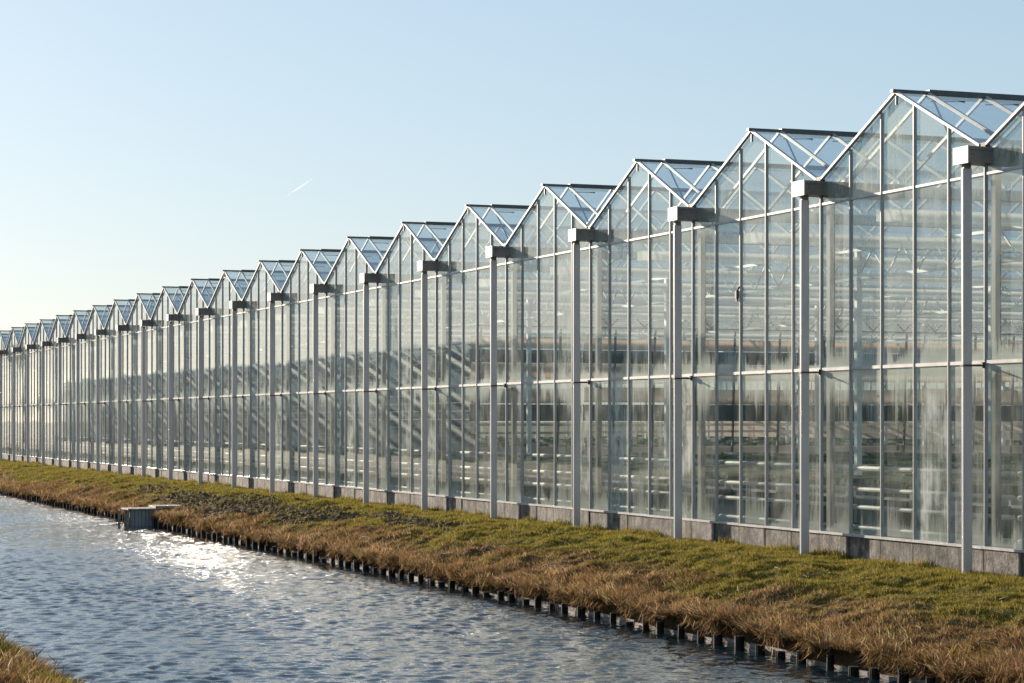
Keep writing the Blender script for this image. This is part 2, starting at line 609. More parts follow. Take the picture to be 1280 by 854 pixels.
panel_me = [MB().box(-0.035 - d, 0.10, 0.006, 0.794, -0.25, ZS - 0.034).mesh('plinth_panel', M['concrete']) for d in (0.0, 0.006, -0.006)]
raf = []
for s in (0, 1):
    ya, yb = (0.07, 2.0) if s == 0 else (2.0, 3.93)
    za, zb = roof_z(ya), roof_z(yb)
    raf.append(MB().bar((-0.03, ya, za), (-0.03, yb, zb), 0.05, 0.032).mesh('gable_rafter', M['steel']))
gbox_me = MB()
gbox_me.box(-0.34, 1.2, -0.15, 0.15, ZG - 0.20, ZG - 0.015)
gbox_me.box(-0.34, -0.03, -0.165, -0.151, ZG - 0.05, ZG - 0.012).box(-0.34, -0.03, 0.151, 0.165, ZG - 0.05, ZG - 0.012)
for bx_ in (-0.27, -0.10):
    gbox_me.tube((bx_, -0.15, ZG - 0.10), (bx_, -0.160, ZG - 0.10), 0.012, seg=6)
gbox_me = gbox_me.mesh('gutter', M['gutter'])
gcap_me = MB().box(-0.352, -0.335, -0.165, 0.165, ZG - 0.21, ZG - 0.005).mesh('end_plate', M['endplate'])
gin_me = MB().box(1.2, DEPTH, -0.11, 0.11, ZG - 0.17, ZG - 0.03).mesh('gutter_channel', M['inner'])
val_me = MB().box(-0.05, 0.02, -0.06, 0.06, ZG - 0.10, ZG + 0.055).box(-0.12, -0.04, 0.10, 0.17, ZG - 0.02, ZG + 0.015).mesh('valley_cap', M['dark'])
pipe_me = MB().box(-0.06, 0.06, -0.02, 0.02, -0.35, ZG - 0.26).mesh('downpipe', M['pipe'])
spig_me = MB().box(-0.048, 0.048, -0.026, 0.026, ZG - 0.26, ZG - 0.20).mesh('outlet', M['gutter'])
brk_me = MB().box(-0.07, 0.07, -0.037, 0.037, ZR1 - 0.05, ZR1 - 0.03).box(0.07, 0.24, -0.006, 0.006, ZR1 - 0.05, ZR1 - 0.03).box(0.20, 0.235, -0.022, 0.022, ZR1 - 0.07, ZR1 + 0.0).mesh('bracket', M['dark'])
icol_me = MB().box(0.10, 0.18, -0.045, 0.045, 0.0, ZG - 0.2).mesh('inner_column', M['gutter'])

RB = [0.0, 0.42] + [0.42 + 0.84 * k for k in range(1, 60)]
RB = [r for r in RB if r < DEPTH]
NROOF = 4
rp_me = {}
for s in (0, 1):
    ya, yb = (0.09, 1.97) if s == 0 else (2.03, 3.91)
    for k in range(NROOF):
        a, b = RB[k] + 0.014, RB[k + 1] - 0.014
        rp_me[s, k] = MB().quad((a, ya, roof_z(ya)), (b, ya, roof_z(ya)), (b, yb, roof_z(yb)), (a, yb, roof_z(yb))).mesh('roof_pane', M['roofglass'])
    far = MB()
    far.quad((RB[NROOF] + 0.014, ya, roof_z(ya)), (DEPTH, ya, roof_z(ya)), (DEPTH, yb, roof_z(yb)), (RB[NROOF] + 0.014, yb, roof_z(yb)))
    rp_me[s, 'far'] = far.mesh('roof_glazing', M['roofglass'])
rbar_me = {}
for s in (0, 1):
    ya, yb = (0.08, 1.99) if s == 0 else (2.01, 3.92)
    rbar_me[s] = MB().bar((0, ya, roof_z(ya) + 0.004), (0, yb, roof_z(yb) + 0.004), 0.03, 0.045).mesh('glazing_bar', M['steel'])
barfar = MB()
for k, r in enumerate(RB):
    if k > NROOF and k % 2 == 1:
        for s in (0, 1):
            ya, yb = (0.08, 1.99) if s == 0 else (2.01, 3.92)
            barfar.bar((r, ya, roof_z(ya) + 0.004), (r, yb, roof_z(yb) + 0.004), 0.03, 0.045)
barfar_me = barfar.mesh('glazing_bars_deep', M['steel'])
ridge_me = MB().box(-0.10, 0.42, 1.965, 2.035, ZG + RISE - 0.01, ZG + RISE + 0.028).box(0.42, DEPTH, 1.945, 2.055, ZG + RISE - 0.015, ZG + RISE + 0.045).mesh('ridge_cap', M['ridge'])
# ridge vent stays just behind the gable (thin bracing struts seen through the roof glass)
stay_me = MB().bar((0.47, 1.98, ZG + RISE - 0.03), (0.78, 1.98, ZG + RISE - 0.62), 0.018, 0.018).bar((0.46, 1.98, ZG + RISE - 0.10), (0.80, 1.72, ZG + RISE - 0.12), 0.015, 0.015).mesh('vent_stay', M['ridge'])
stay2_me = MB().bar((1.26, 1.98, ZG + RISE - 0.10), (1.60, 1.72, ZG + RISE - 0.12), 0.015, 0.015).mesh('vent_stay', M['ridge'])
hook_me = MB().bar((-0.05, 1.96, ZG + RISE - 0.06), (-0.05, 1.96, ZG + RISE - 0.17), 0.02, 0.03).mesh('hook', M['gutter'])


def far_mesh(name, parts, mat):
    mb = MB()
    for me, (dx, dy, dz) in parts:
        n = len(mb.v)
        mb.v += [(v.co.x + dx, v.co.y + dy, v.co.z + dz) for v in me.vertices]
        mb.f += [tuple(n + q for q in p.vertices) for p in me.polygons]
    return mb.mesh(name, mat)


far_pane_me = far_mesh('glazing', [(pane_me[r], (0, k * 0.8, 0)) for r in ('low', 'mid') for k in range(5)] + [(pane_me['top%d' % k], (0, 0, 0)) for k in range(5)], M['glass'])
far_mull_me = far_mesh('glazing_mullions', [(m, (0, k * 0.8, 0)) for k, m in enumerate(mull_me)], M['alu'])
far_rail_me = far_mesh('glazing_rails', [(rail_me[r], (0, k * 0.8, 0)) for r in ('low', 'high') for k in range(5)] + [(sill_me, (0, k * 0.8, 0)) for k in range(5)], M['steel'])
far_plinth_me = far_mesh('plinth', [(panel_me[k % 3], (0, k * 0.8, 0)) for k in range(5)], M['concrete'])

for i in range(I0, I1):
    loc = W(i)
    bay = empty('gable_bay', loc, gh)
    for r in raf:
        new_obj('gable_rafter', r, bay)
    if i < NEAR:
        for k in range(5):
            new_obj('pane', pane_me['low'], bay, (0, k * 0.8, 0))
            new_obj('pane', pane_me['mid'], bay, (0, k * 0.8, 0))
            new_obj('pane', pane_me['top%d' % k], bay)
            new_obj('mullion', mull_me[k], bay, (0, k * 0.8, 0))
            new_obj('rail', rail_me['low'], bay, (0, k * 0.8, 0))
            new_obj('rail', rail_me['high'], bay, (0, k * 0.8, 0))
            new_obj('sill', sill_me, bay, (0, k * 0.8, random.uniform(-0.003, 0.003)))
            new_obj('plinth_panel', panel_me[random.randrange(3)], bay, (0, k * 0.8, 0))
        new_obj('hook', hook_me, bay)
    else:
        tag(new_obj('glazing', far_pane_me, bay), kind='stuff')
        tag(new_obj('glazing_mullions', far_mull_me, bay), kind='stuff')
        tag(new_obj('glazing_rails', far_rail_me, bay), kind='stuff')
        tag(new_obj('plinth', far_plinth_me, bay), kind='stuff')
    rs = empty('roof_section', loc, gh)
    new_obj('ridge_cap', ridge_me, rs)
    for s in (0, 1):
        for k in range(NROOF):
            new_obj('roof_pane', rp_me[s, k], rs)
        for k in range(1, NROOF + 1):
            new_obj('glazing_bar', rbar_me[s], rs, (RB[k], 0, 0))
        tag(new_obj('roof_glazing', rp_me[s, 'far'], rs), kind='stuff')
    tag(new_obj('roof_glazing_bars', barfar_me, rs), kind='stuff')
    new_obj('vent_stay', stay_me, rs)
    new_obj('vent_stay', stay2_me, rs)
for i in range(I0, I1 + 1):
    loc = W(i)
    gt = new_obj('gutter', gbox_me, gh, (loc[0] + random.uniform(-0.012, 0.012), loc[1], loc[2] + random.uniform(-0.008, 0.006)))
    new_obj('end_plate', gcap_me, gt)
    new_obj('gutter_channel', gin_me, gt)
    new_obj('valley_cap', val_me, gt)
    dp = new_obj('downpipe', pipe_me, gh, (loc[0] - 0.26, loc[1], random.uniform(-0.02, 0.0)))
    dp.rotation_euler = (random.uniform(-0.002, 0.002), random.uniform(-0.002, 0.002), random.uniform(-0.03, 0.03))
    new_obj('outlet', spig_me, dp)
    new_obj('bracket', brk_me, dp)
    new_obj('inner_column', icol_me, gh, loc)
# small dark sensor box hanging on a mullion
new_obj('sensor_box', MB().box(-0.075, -0.03, 0.01, 0.06, 3.57, 3.68).box(-0.065, -0.035, 0.015, 0.055, 3.53, 3.57).bar((-0.05, 0.02, 3.68), (-0.03, 0.0, 3.74), 0.015, 0.015).mesh('sensor_box', M['dark']), gh, (0, (1 - I0) * BAY + 2.4, 0))

LEN = (I1 - I0) * BAY
# lattice girders and columns inside
for gx in (5.1, 13.0, 21.0, 29.0, 37.0):
    mb = MB()
    mb.box(gx - 0.03, gx + 0.03, 0, LEN, ZG - 0.24, ZG - 0.19)
    mb.box(gx - 0.03, gx + 0.03, 0, LEN, ZG - 0.74, ZG - 0.69)
    for k in range(int(LEN / 1.0)):
        a, b = k * 1.0, k * 1.0 + 0.5
        mb.bar((gx, a, ZG - 0.70), (gx, b, ZG - 0.23), 0.025, 0.025, (1, 0, 0))
        mb.bar((gx, b, ZG - 0.23), (gx, b + 0.5, ZG - 0.70), 0.025, 0.025, (1, 0, 0))
    mb.build('lattice_girder', M['inner'], gh)
    colm = MB().box(gx - 0.05, gx + 0.05, -0.05, 0.05, 0.0, ZG - 0.25).mesh('column', M['inner'])
    for i in range(I0, I1 + 1, 2):
        new_obj('column', colm, gh, W(i))
# inner compartment: cross wall of peach cloth screens and a dark lined wall facing the canal
t = NT('peach_cloth_screen'); p = t.pos()
n1 = t.noise(t.mapping(p, (0.7, 1, 3)), 1.0, 4)
pc = t.mixc(t.maprange(n1, 0.3, 0.7), (0.60, 0.49, 0.42), (0.76, 0.67, 0.60))
df = t.n('ShaderNodeBsdfDiffuse'); t.l(pc, df.inputs['Color'])
tl = t.n('ShaderNodeBsdfTranslucent'); t.l(pc, tl.inputs['Color'])
M['cloth'] = t.done(t.mixs(0.65, df.outputs[0], tl.outputs[0]))
M['slate'] = painted('slate_blue_cladding', (0.055, 0.068, 0.088), 0.5, 0.2)
M['darkband'] = painted('dark_green_partition', (0.045, 0.055, 0.048), 0.6, 0.2)
CY0 = (8 - I0) * BAY + 0.3
cw = empty('compartment_wall', (5.1, CY0, 0), gh)
for (z0, z1) in ((0.83, 1.12), (1.48, 1.54), (1.68, 1.75), (2.28, 2.68), (2.90, 3.30), (3.72, 4.02)):
    me = MB().box(0.05, 3.15, -0.012, 0.012, z0, z1).mesh('screen_panel', M['cloth'])
    for k in range(12):
        new_obj('screen_panel', me, cw, (k * 3.2, 0, random.uniform(-0.03, 0.03)))
for (z0, z1) in ((0.02, 0.80), (1.80, 2.24), (3.34, 3.68)):
    me = MB().box(0.02, 3.18, 0.02, 0.05, z0, z1).mesh('partition_panel', M['darkband'])
    for k in range(12):
        new_obj('partition_panel', me, cw, (k * 3.2, 0, 0))
pm = MB().bar((0, -0.06, 0), (0.12, -0.06, 4.3), 0.05, 0.05).mesh('screen_post', M['dark'])
for k in range(30):
    new_obj('screen_post', pm, cw, (k * 1.28 + random.uniform(-0.2, 0.2), 0, 0))
mb = MB().box(0, 38, -0.025, 0.025, ZG - 0.75, ZG - 0.70).box(0, 38, -0.025, 0.025, ZG - 0.24, ZG - 0.19)
for k in range(38):
    mb.bar((k, 0, ZG - 0.70), (k + 0.5, 0, ZG - 0.23), 0.03, 0.03, (0, 1, 0)).bar((k + 0.5, 0, ZG - 0.23), (k + 1, 0, ZG - 0.70), 0.03, 0.03, (0, 1, 0))
mb.build('lattice_girder', M['gutter'], cw)
cs = empty('compartment_side_wall', (5.3, CY0 + 0.1, 0), gh)
pl = MB().box(0, 0.03, 0, 3.96, 0, 0.21).mesh('cladding_board', M['slate'])
for k in range(14):
    for j in range(16):
        new_obj('cladding_board', pl, cs, (random.uniform(-0.004, 0.004), k * 4.0, 0.3 + j * 0.222))
# folded shade screens under every second gutter
scr = MB()
scr.bar((0.9, 0, ZG - 0.42), (DEPTH - 0.3, 0, ZG - 0.42), 0.22, 0.16)
scr.bar((0.9, 0, ZG - 0.95), (DEPTH - 0.3, 0, ZG - 0.95), 0.03, 0.03)
scr_me = scr.mesh('shade_screen', M['screen'])
for i in range(I0, I1 + 1):
    new_obj('shade_screen', scr_me, gh, W(i))
# growing benches: long troughs running into the depth of the house
t = NT('bench_crop'); p = t.pos()
n1 = t.noise(p, 5.0, 4)
M['crop'] = t.done(t.principled(t.ramp(n1, [(0.35, (0.02, 0.035, 0.012)), (0.65, (0.09, 0.12, 0.045))]), 0.8, normal=t.bump(n1, 0.1)))
tr_me = MB().box(1.6, DEPTH - 1.5, -0.06, 0.0, 0.70, 0.80).box(1.6, DEPTH - 1.5, 1.5, 1.56, 0.70, 0.80).box(1.6, DEPTH - 1.5, 0.0, 1.5, 0.68, 0.72)
for k in range(14):
    tr_me.box(2.0 + k * 3.0, 2.06 + k * 3.0, 0.2, 0.26, 0.02, 0.68).box(2.0 + k * 3.0, 2.06 + k * 3.0, 1.24, 1.3, 0.02, 0.68)
tr_me = tr_me.mesh('growing_bench', M['heat'])
cr = MB()
for k in range(56):
    x = 1.7 + k * 0.74
    if x > DEPTH - 1.6: break
    h = random.uniform(0.78, 0.98)
    cr.box(x, x + random.uniform(0.5, 0.72), 0.08, 1.42, 0.722, h)
cr_me = cr.mesh('bench_crop', M['crop'])
for i in range(I0, I1):
    y = (i - I0) * BAY
    for dy in (0.4, 2.2):
        b = new_obj('growing_bench', tr_me, gh, (0, y + dy, 0))
        tag(new_obj('bench_crop', cr_me, b), kind='stuff')
# side screens rolled down in front of the back wall
M['backscreen'] = painted('beige_side_screen', (0.55, 0.43, 0.36), 0.9, 0.1)
bs_me = MB().box(DEPTH - 0.25, DEPTH - 0.22, 0.05, BAY - 0.05, 0.05, 3.4).mesh('side_screen', M['backscreen'])
for i in range(I0, I1):
    new_obj('side_screen', bs_me, gh, W(i))
# heating pipes along the facade
for z, r in ((1.17, 0.033), (0.88, 0.03), (0.65, 0.03), (0.37, 0.026)):
    mb = MB()
    for i in range(I0, I1):
        y = (i - I0) * BAY
        mb.tube((0.42, y + 0.06, z + random.uniform(-0.006, 0.006)), (0.42, y + 3.94, z + random.uniform(-0.006, 0.006)), r, seg=8)
    tag(mb.build('heating_pipe', M['heat'], gh, smooth=True))
# floor, back wall and end walls
t = NT('greenhouse_floor'); p = t.pos()
n1 = t.noise(p, 0.6, 5); n2 = t.noise(t.mapping(p, (0.3, 2.0, 1)), 1.0, 3)
c = t.ramp(t.math('ADD', t.math('MULTIPLY', n1, 0.5), t.math('MULTIPLY', n2, 0.5)), [(0.35, (0.05, 0.055, 0.035)), (0.65, (0.16, 0.155, 0.12))])
M['floor'] = t.done(t.principled(c, 0.9, spec=0.2))
MB().box(0.101, DEPTH - 0.101, 0, LEN, -0.2, 0.02).build('greenhouse_floor', M['floor'], gh)
bw = empty('back_wall', (DEPTH, 0, 0), gh)
for i in range(I0, I1):
    loc = W(i)
    tag(new_obj('glazing', far_pane_me, bw, loc), kind='stuff')
    tag(new_obj('glazing_mullions', far_mull_me, bw, loc), kind='stuff')
for y in (0, LEN):
    ew = empty('end_wall', (0, y, 0), gh)
    MB().quad((0.01, 0, 0), (DEPTH, 0, 0), (DEPTH, 0, ZG - 0.2), (0.01, 0, ZG - 0.2)).build('glazing', M['roofglass'], ew)
    mb = MB()
    for k in range(int(DEPTH / 0.8)):
        mb.box(k * 0.8 + 0.4, k * 0.8 + 0.43, -0.03, 0.03, 0, ZG - 0.2)
    tag(mb.build('glazing_mullions', M['steel'], ew), kind='stuff')

# ------------------------------------------------------------------ timber edging of the bank
rv = empty('timber_edging', (EDGE, 10, WATER))
tag(rv, 'low timber edging of dark stakes and boards along the far waterline', 'edging')
stake_me = []
for k in range(5):
    mb = MB()
    r = random.uniform(0.040, 0.058)
    mb.tube((0, 0, -0.5), (random.uniform(-0.015, 0.015), random.uniform(-0.02, 0.02), random.uniform(0.09, 0.19)), r * 1.05, r, seg=10)
    stake_me.append(mb.mesh('stake', M['timber'], False))
board_me = []
for k in range(3):
    board_me.append(MB().box(0.012, 0.045, 0.004, 2.196, -0.45, 0.02).box(0.016, 0.047, 0.004, 2.196, 0.024, 0.055 + 0.012 * k).mesh('board', M['board']))
for k in range(180):
    new_obj('stake', random.choice(stake_me), rv, (-0.06 + random.uniform(-0.012, 0.004), 0.25 + k * 0.505 + random.uniform(-0.05, 0.05), random.uniform(-0.05, 0.03)))
for k in range(42):
    new_obj('board', board_me[k % 3], rv, (random.uniform(-0.004, 0.004), k * 2.2, random.uniform(-0.03, 0.02)))

# ------------------------------------------------------------------ outfall box
ob = empty('outfall_box', (10.66, 54.5, WATER - 0.05))
tag(ob, 'grey sheet-clad outfall box with a plank top jutting from the bank into the canal', 'outfall')
mb = MB()
nr = 12
for k in range(nr):
    x0 = k * 1.05 / nr
    mb.box(x0 + 0.006, x0 + 1.05 / nr - 0.006, -0.40 - (0.006 if k % 2 else 0.0), -0.37, -0.02, 0.44)
mb.box(0.0, 1.05, -0.372, -0.34, -0.2, 0.44)
mb.build('side_sheet', M['sheet'], ob)
MB().box(0.0, 1.05, 0.34, 0.40, -0.2, 0.44).build('side_sheet', M['sheet'], ob)
MB().box(-0.02, 0.02, -0.34, -0.05, 0.12, 0.44).box(-0.02, 0.02, 0.16, 0.34, 0.16, 0.44).build('front_board', M['board'], ob)
MB().box(-0.08, 0.62, -0.45, 0.43, 0.442, 0.475).build('top_plank', M['board'], ob)
MB().box(0.60, 1.45, -0.42, 0.43, 0.478, 0.53).build('top_plank', M['board'], ob)
for (x, y, h) in ((-0.07, -0.36, 0.44), (-0.06, 0.02, 0.44), (-0.16, 0.30, 0.40)):
    MB().tube((x, y, -0.7), (x + 0.01, y, h), 0.035, 0.032, 8).build('timber_post', M['board'], ob)

# ------------------------------------------------------------------ grass
def blades(name, X, Y, Z, H, lean_x, lean_y, width, col, mat, parent=None, simple=False):
    n = len(X)
    yaw = rng.uniform(0, math.pi, n)
    wx_, wy_ = np.cos(yaw) * width / 2, np.sin(yaw) * width / 2
    if simple:
        v = np.zeros((n, 3, 3), np.float32)
        for j, sg in ((0, -1), (1, 1)):
            v[:, j, 0] = X + sg * wx_; v[:, j, 1] = Y + sg * wy_; v[:, j, 2] = Z - 0.006
        v[:, 2, 0] = X + lean_x; v[:, 2, 1] = Y + lean_y; v[:, 2, 2] = Z + H
        f = np.arange(n * 3).reshape(-1, 3)
        return new_obj(name, np_mesh(name, v.reshape(-1, 3), f, mat, False, np.repeat(col[:, None, :], 3, 1).reshape(-1, 3)), parent)
    v = np.zeros((n, 6, 3), np.float32)
    def put(j, s, f, bend, wf):
        v[:, j, 0] = X + lean_x * bend + s * wx_ * wf
        v[:, j, 1] = Y + lean_y * bend + s * wy_ * wf
        v[:, j, 2] = Z + H * f
    put(0, -1, -0.12, 0, 1); put(1, 1, -0.12, 0, 1)
    put(2, 1, 0.60, 0.38, 0.8); put(3, -1, 0.60, 0.38, 0.8)
    put(4, 1, 1.0, 1.0, 0.15); put(5, -1, 1.0, 1.0, 0.15)
    b = np.arange(n)[:, None, None] * 6
    f = (b + np.array([[0, 1, 2, 3], [3, 2, 4, 5]])[None]).reshape(-1, 4)
    c = np.repeat(col[:, None, :], 6, 1).reshape(-1, 3)
    return new_obj(name, np_mesh(name, v.reshape(-1, 3), f, mat, False, c), parent)


def scatter(n, x0, x1, y0, y1):
    """density falls with distance: y distributed ~ 1/y"""
    u = rng.uniform(0, 1, n)
    Y = y0 * (y1 / y0) ** u
    return rng.uniform(x0, x1, n), Y


def palette(n, cols, probs, jit=0.18):
    k = rng.choice(len(cols), n, p=np.array(probs) / sum(probs))
    c = np.array(cols)[k]
    return np.clip(c * (1 + rng.normal(0, jit, (n, 1))) + rng.normal(0, 0.006, (n, 3)), 0.004, 0.8)


def earth_mask(X, Y):
    """bare dug soil: patches around the outfall and further right"""
    n = fbm(X * 0.9, Y * 0.45, 31, 4)
    a = np.exp(-((X - 12.6) / 0.8) ** 2) * np.clip(1 - np.abs(Y - 52) / 17, 0, 1)
    a2 = np.exp(-((X - 13.1) / 0.45) ** 2) * np.exp(-((Y - 39.5) / 3.2) ** 2)
    return np.clip((np.maximum(a, a2) * 1.25 + (n - 0.5) * 1.6 - 0.35) * 4, 0, 1)


GREEN = [(0.180, 0.165, 0.028), (0.255, 0.210, 0.050), (0.33, 0.255, 0.085), (0.095, 0.098, 0.022), (0.23, 0.15, 0.06)]
DEAD = [(0.25, 0.150, 0.072), (0.34, 0.23, 0.115), (0.13, 0.074, 0.042), (0.42, 0.31, 0.19), (0.17, 0.13, 0.04)]

# short turf
X, Y = scatter(950000, 11.35, 14.62, 14.5, 118)
em = earth_mask(X, Y)
dens = fbm(X * 2.2, Y * 2.2, 51, 3)
greenness = np.clip((X - 11.55 + (fbm(X * 0.9, Y * 0.6, 61, 4) - 0.5) * 3.0) / 0.8, 0, 1)
keep = (rng.uniform(0, 1, len(X)) > em * 0.82) & (rng.uniform(0, 1, len(X)) < 0.35 + 1.2 * (dens - 0.25))
X, Y, greenness = X[keep], Y[keep], greenness[keep]
n = len(X)
col = np.where((rng.uniform(0, 1, n) < greenness)[:, None], palette(n, GREEN, (4, 4, 2, 2, 1)), palette(n, DEAD, (3, 3, 2, 1, 2)))
dark = fbm(X * 1.3, Y * 1.3, 71, 3)[:, None]
H = rng.uniform(0.010, 0.040, n) * (0.35 + 1.4 * fbm(X * 2.5, Y * 2.5, 81, 3)) * (1 + Y / 90) + (X > 14.38) * (fbm(Y * 1.7, X, 44, 3) > 0.56) * rng.uniform(0.0, 0.10, n)
o = blades('turf_grass', X, Y, bank_h(X, Y), H, rng.normal(0, 0.028, n), rng.normal(-0.004, 0.028, n), 0.008 + 0.00014 * Y, col, M['blade'], simple=True)
tag(o, 'short yellow-green turf on the bank below the glass', 'grass', kind='stuff')

# long dead grass hanging over the edging, grown in clumps
nc = 5200
CX, CY = scatter(nc, 11.22, 12.75, 13, 120)
CX = 11.22 + (CX - 11.22) ** 2.0 * 0.55
em = earth_mask(CX, CY)
cl = fbm(CX * 0.9, CY * 0.5, 91, 3)
keep = (rng.uniform(0, 1, nc) > em * 0.95) & ((cl > 0.56) | (CX < 11.5)) & ~((np.abs(CY - 54.5) < 0.6) & (CX < 12.0))
CX, CY = CX[keep], CY[keep]
per = 62
X = np.repeat(CX, per) + rng.normal(0, 0.085, len(CX) * per)
Y = np.repeat(CY, per) + rng.normal(0, 0.095, len(CX) * per)
X = np.where(X < 11.15, 11.15 + rng.uniform(0, 0.12, len(X)), X)
n = len(X)
rel = np.repeat(rng.uniform(0.4, 1.35, len(CX)), per)
H = rng.uniform(0.02, 0.115, n) * rel * np.clip(1.25 - (X - 11.3) * 0.6, 0.35, 1.2)
lx = np.repeat(rng.normal(-0.01, 0.05, len(CX)), per) + rng.normal(0, 0.085, n) - np.clip(11.65 - X, 0, 0.4) * 0.10
ly = np.repeat(rng.normal(0.0, 0.06, len(CX)), per) + rng.normal(0, 0.085, n)
ctint = np.repeat(palette(len(CX), DEAD, (4, 4, 3, 1, 1.5), 0.2), per, axis=0)
col = np.clip(ctint * (0.55 + 0.9 * rng.uniform(0, 1, (n, 1))), 0.01, 0.7)
Z = bank_h(np.maximum(X, 11.33), Y)
o = blades('dead_grass', X, Y, Z, H, lx * 0.75, ly * 0.75, 0.0055 + 0.00011 * Y, col, M['blade'])
tag(o, 'long russet dead grass hanging over the edging', 'grass', kind='stuff')
# strands drooping down over the boards
n = 40000
X, Y = scatter(n, 11.07, 11.22, 13, 110)
k = fbm(Y * 2.6, X * 4 + 3, 15, 4) > 0.46
X, Y = X[k], Y[k]; n = len(X)
Z = np.full(n, -0.46) + rng.normal(0, 0.05, n)
H = -rng.uniform(0.01, 0.17, n) * (0.3 + 1.2 * fbm(Y * 2.3, X * 0, 25, 3))
o = blades('drooping_grass', X + 0.06, Y, Z, H, rng.normal(-0.03, 0.06, n), rng.normal(0, 0.09, n), 0.006 + 0.0001 * Y, palette(n, DEAD, (4, 3, 3, 1, 1)), M['blade'])
tag(o, 'dead grass strands drooping over the waterline boards', 'grass', kind='stuff')

# dry twigs and straw lying on the slope
n = 420
X, Y = scatter(n, 11.5, 13.4, 16, 70)
mbt = MB()
for x, y, z in zip(X, Y, bank_h(X, Y)):
    a_ = random.uniform(0, 6.28); L = random.uniform(0.06, 0.26)
    d = Vector((math.cos(a_) * L, math.sin(a_) * L, random.uniform(-0.01, 0.06)))
    p0 = Vector((x, y, z + 0.05))
    mbt.tube(p0, p0 + d, 0.004 + 0.00006 * y, 0.0025, 4, False)
twig_mat = painted('pale_dry_straw', (0.42, 0.34, 0.23), 0.9, 0.25)
o = mbt.build('dry_twigs', twig_mat)
tag(o, 'pale dry twigs and straw scattered on the bank slope', 'twigs', kind='stuff')

# clods of bare earth
ico = []
nc = 24000
CX, CY = scatter(nc, 11.6, 14.2, 30, 80)
em = earth_mask(CX, CY)
keep = rng.uniform(0, 1, nc) < em * 1.1
CX, CY = CX[keep], CY[keep]
nc = len(CX)
base = np.array([(1, 0, 0), (-1, 0, 0), (0, 1, 0), (0, -1, 0), (0, 0, 1), (0, 0, -1)], np.float32)
tri = np.array([(0, 2, 4), (2, 1, 4), (1, 3, 4), (3, 0, 4), (2, 0, 5), (1, 2, 5), (3, 1, 5), (0, 3, 5)])
S = (0.012 + 0.05 * rng.uniform(0, 1, (nc, 1, 1)) ** 2.5) * rng.uniform(0.6, 1.4, (nc, 6, 1)) * np.array([1, 1, 0.7])
th = rng.uniform(0, 6.28, nc)
v = base[None] * S
vx = v[..., 0] * np.cos(th)[:, None] - v[..., 1] * np.sin(th)[:, None] + CX[:, None]
vy = v[..., 0] * np.sin(th)[:, None] + v[..., 1] * np.cos(th)[:, None] + CY[:, None]
vz = v[..., 2] + bank_h(CX, CY)[:, None] + 0.01
f = (np.arange(nc)[:, None, None] * 6 + tri[None]).reshape(-1, 3)
o = new_obj('soil_clods', np_mesh('soil_clods', np.stack([vx, vy, vz], -1).reshape(-1, 3), f, M['earth']))
tag(o, 'dug brown earth clods on the bank near the outfall', 'soil', kind='stuff')

# ------------------------------------------------------------------ near bank beside the camera
def near_h(X, Y):
    base = np.interp(X, [-8, 0.5, 1.5, 2.1, 2.6, 3.05, 3.4], [0.12, 0.12, 0.12, 0.08, -0.08, -0.62, -1.3])
    return base + (fbm(X * 1.3, Y * 1.3, 5, 4) - 0.5) * 0.24 * np.clip((3.3 - X), 0.2, 1)


nx = np.linspace(-3, 3.4, 90); ny = np.arange(4, 60, 0.12)
NX, NY = np.meshgrid(nx, ny)
NZ = near_h(NX, NY)
idx = np.arange(NX.size).reshape(NX.shape)
fq = np.stack([idx[:-1, :-1], idx[:-1, 1:], idx[1:, 1:], idx[1:, :-1]], -1).reshape(-1, 4)
o = new_obj('near_canal_bank', np_mesh('near_canal_bank', np.stack([NX, NY, NZ], -1).reshape(-1, 3), fq, M['soil'], True))
tag(o, 'rough near bank at the lower corner of the canal', kind='structure')
nc = 2400
CX = rng.uniform(1.3, 2.72, nc); CY = rng.uniform(12, 26, nc)
per = 40
X = np.repeat(CX, per) + rng.normal(0, 0.07, nc * per)
Y = np.repeat(CY, per) + rng.normal(0, 0.07, nc * per)
n = len(X)
H = rng.uniform(0.03, 0.13, n) * np.repeat(rng.uniform(0.4, 1.3, nc), per)
gsel = fbm(CX * 1.1, CY * 1.1, 8, 3) > 0.53
ct = np.where(gsel[:, None], palette(nc, GREEN, (3, 3, 1, 4, 1)), palette(nc, DEAD, (3, 2, 4, 1, 3)))
col = np.clip(np.repeat(ct, per, axis=0) * (0.5 + 0.9 * rng.uniform(0, 1, (n, 1))), 0.01, 0.7)
o = blades('near_bank_grass', X, Y, near_h(X, Y), H, rng.normal(0.01, 0.07, n), rng.normal(-0.01, 0.07, n), 0.009, col, M['blade'])
tag(o, 'rough brown and green grass tufts on the near bank', 'grass', kind='stuff')
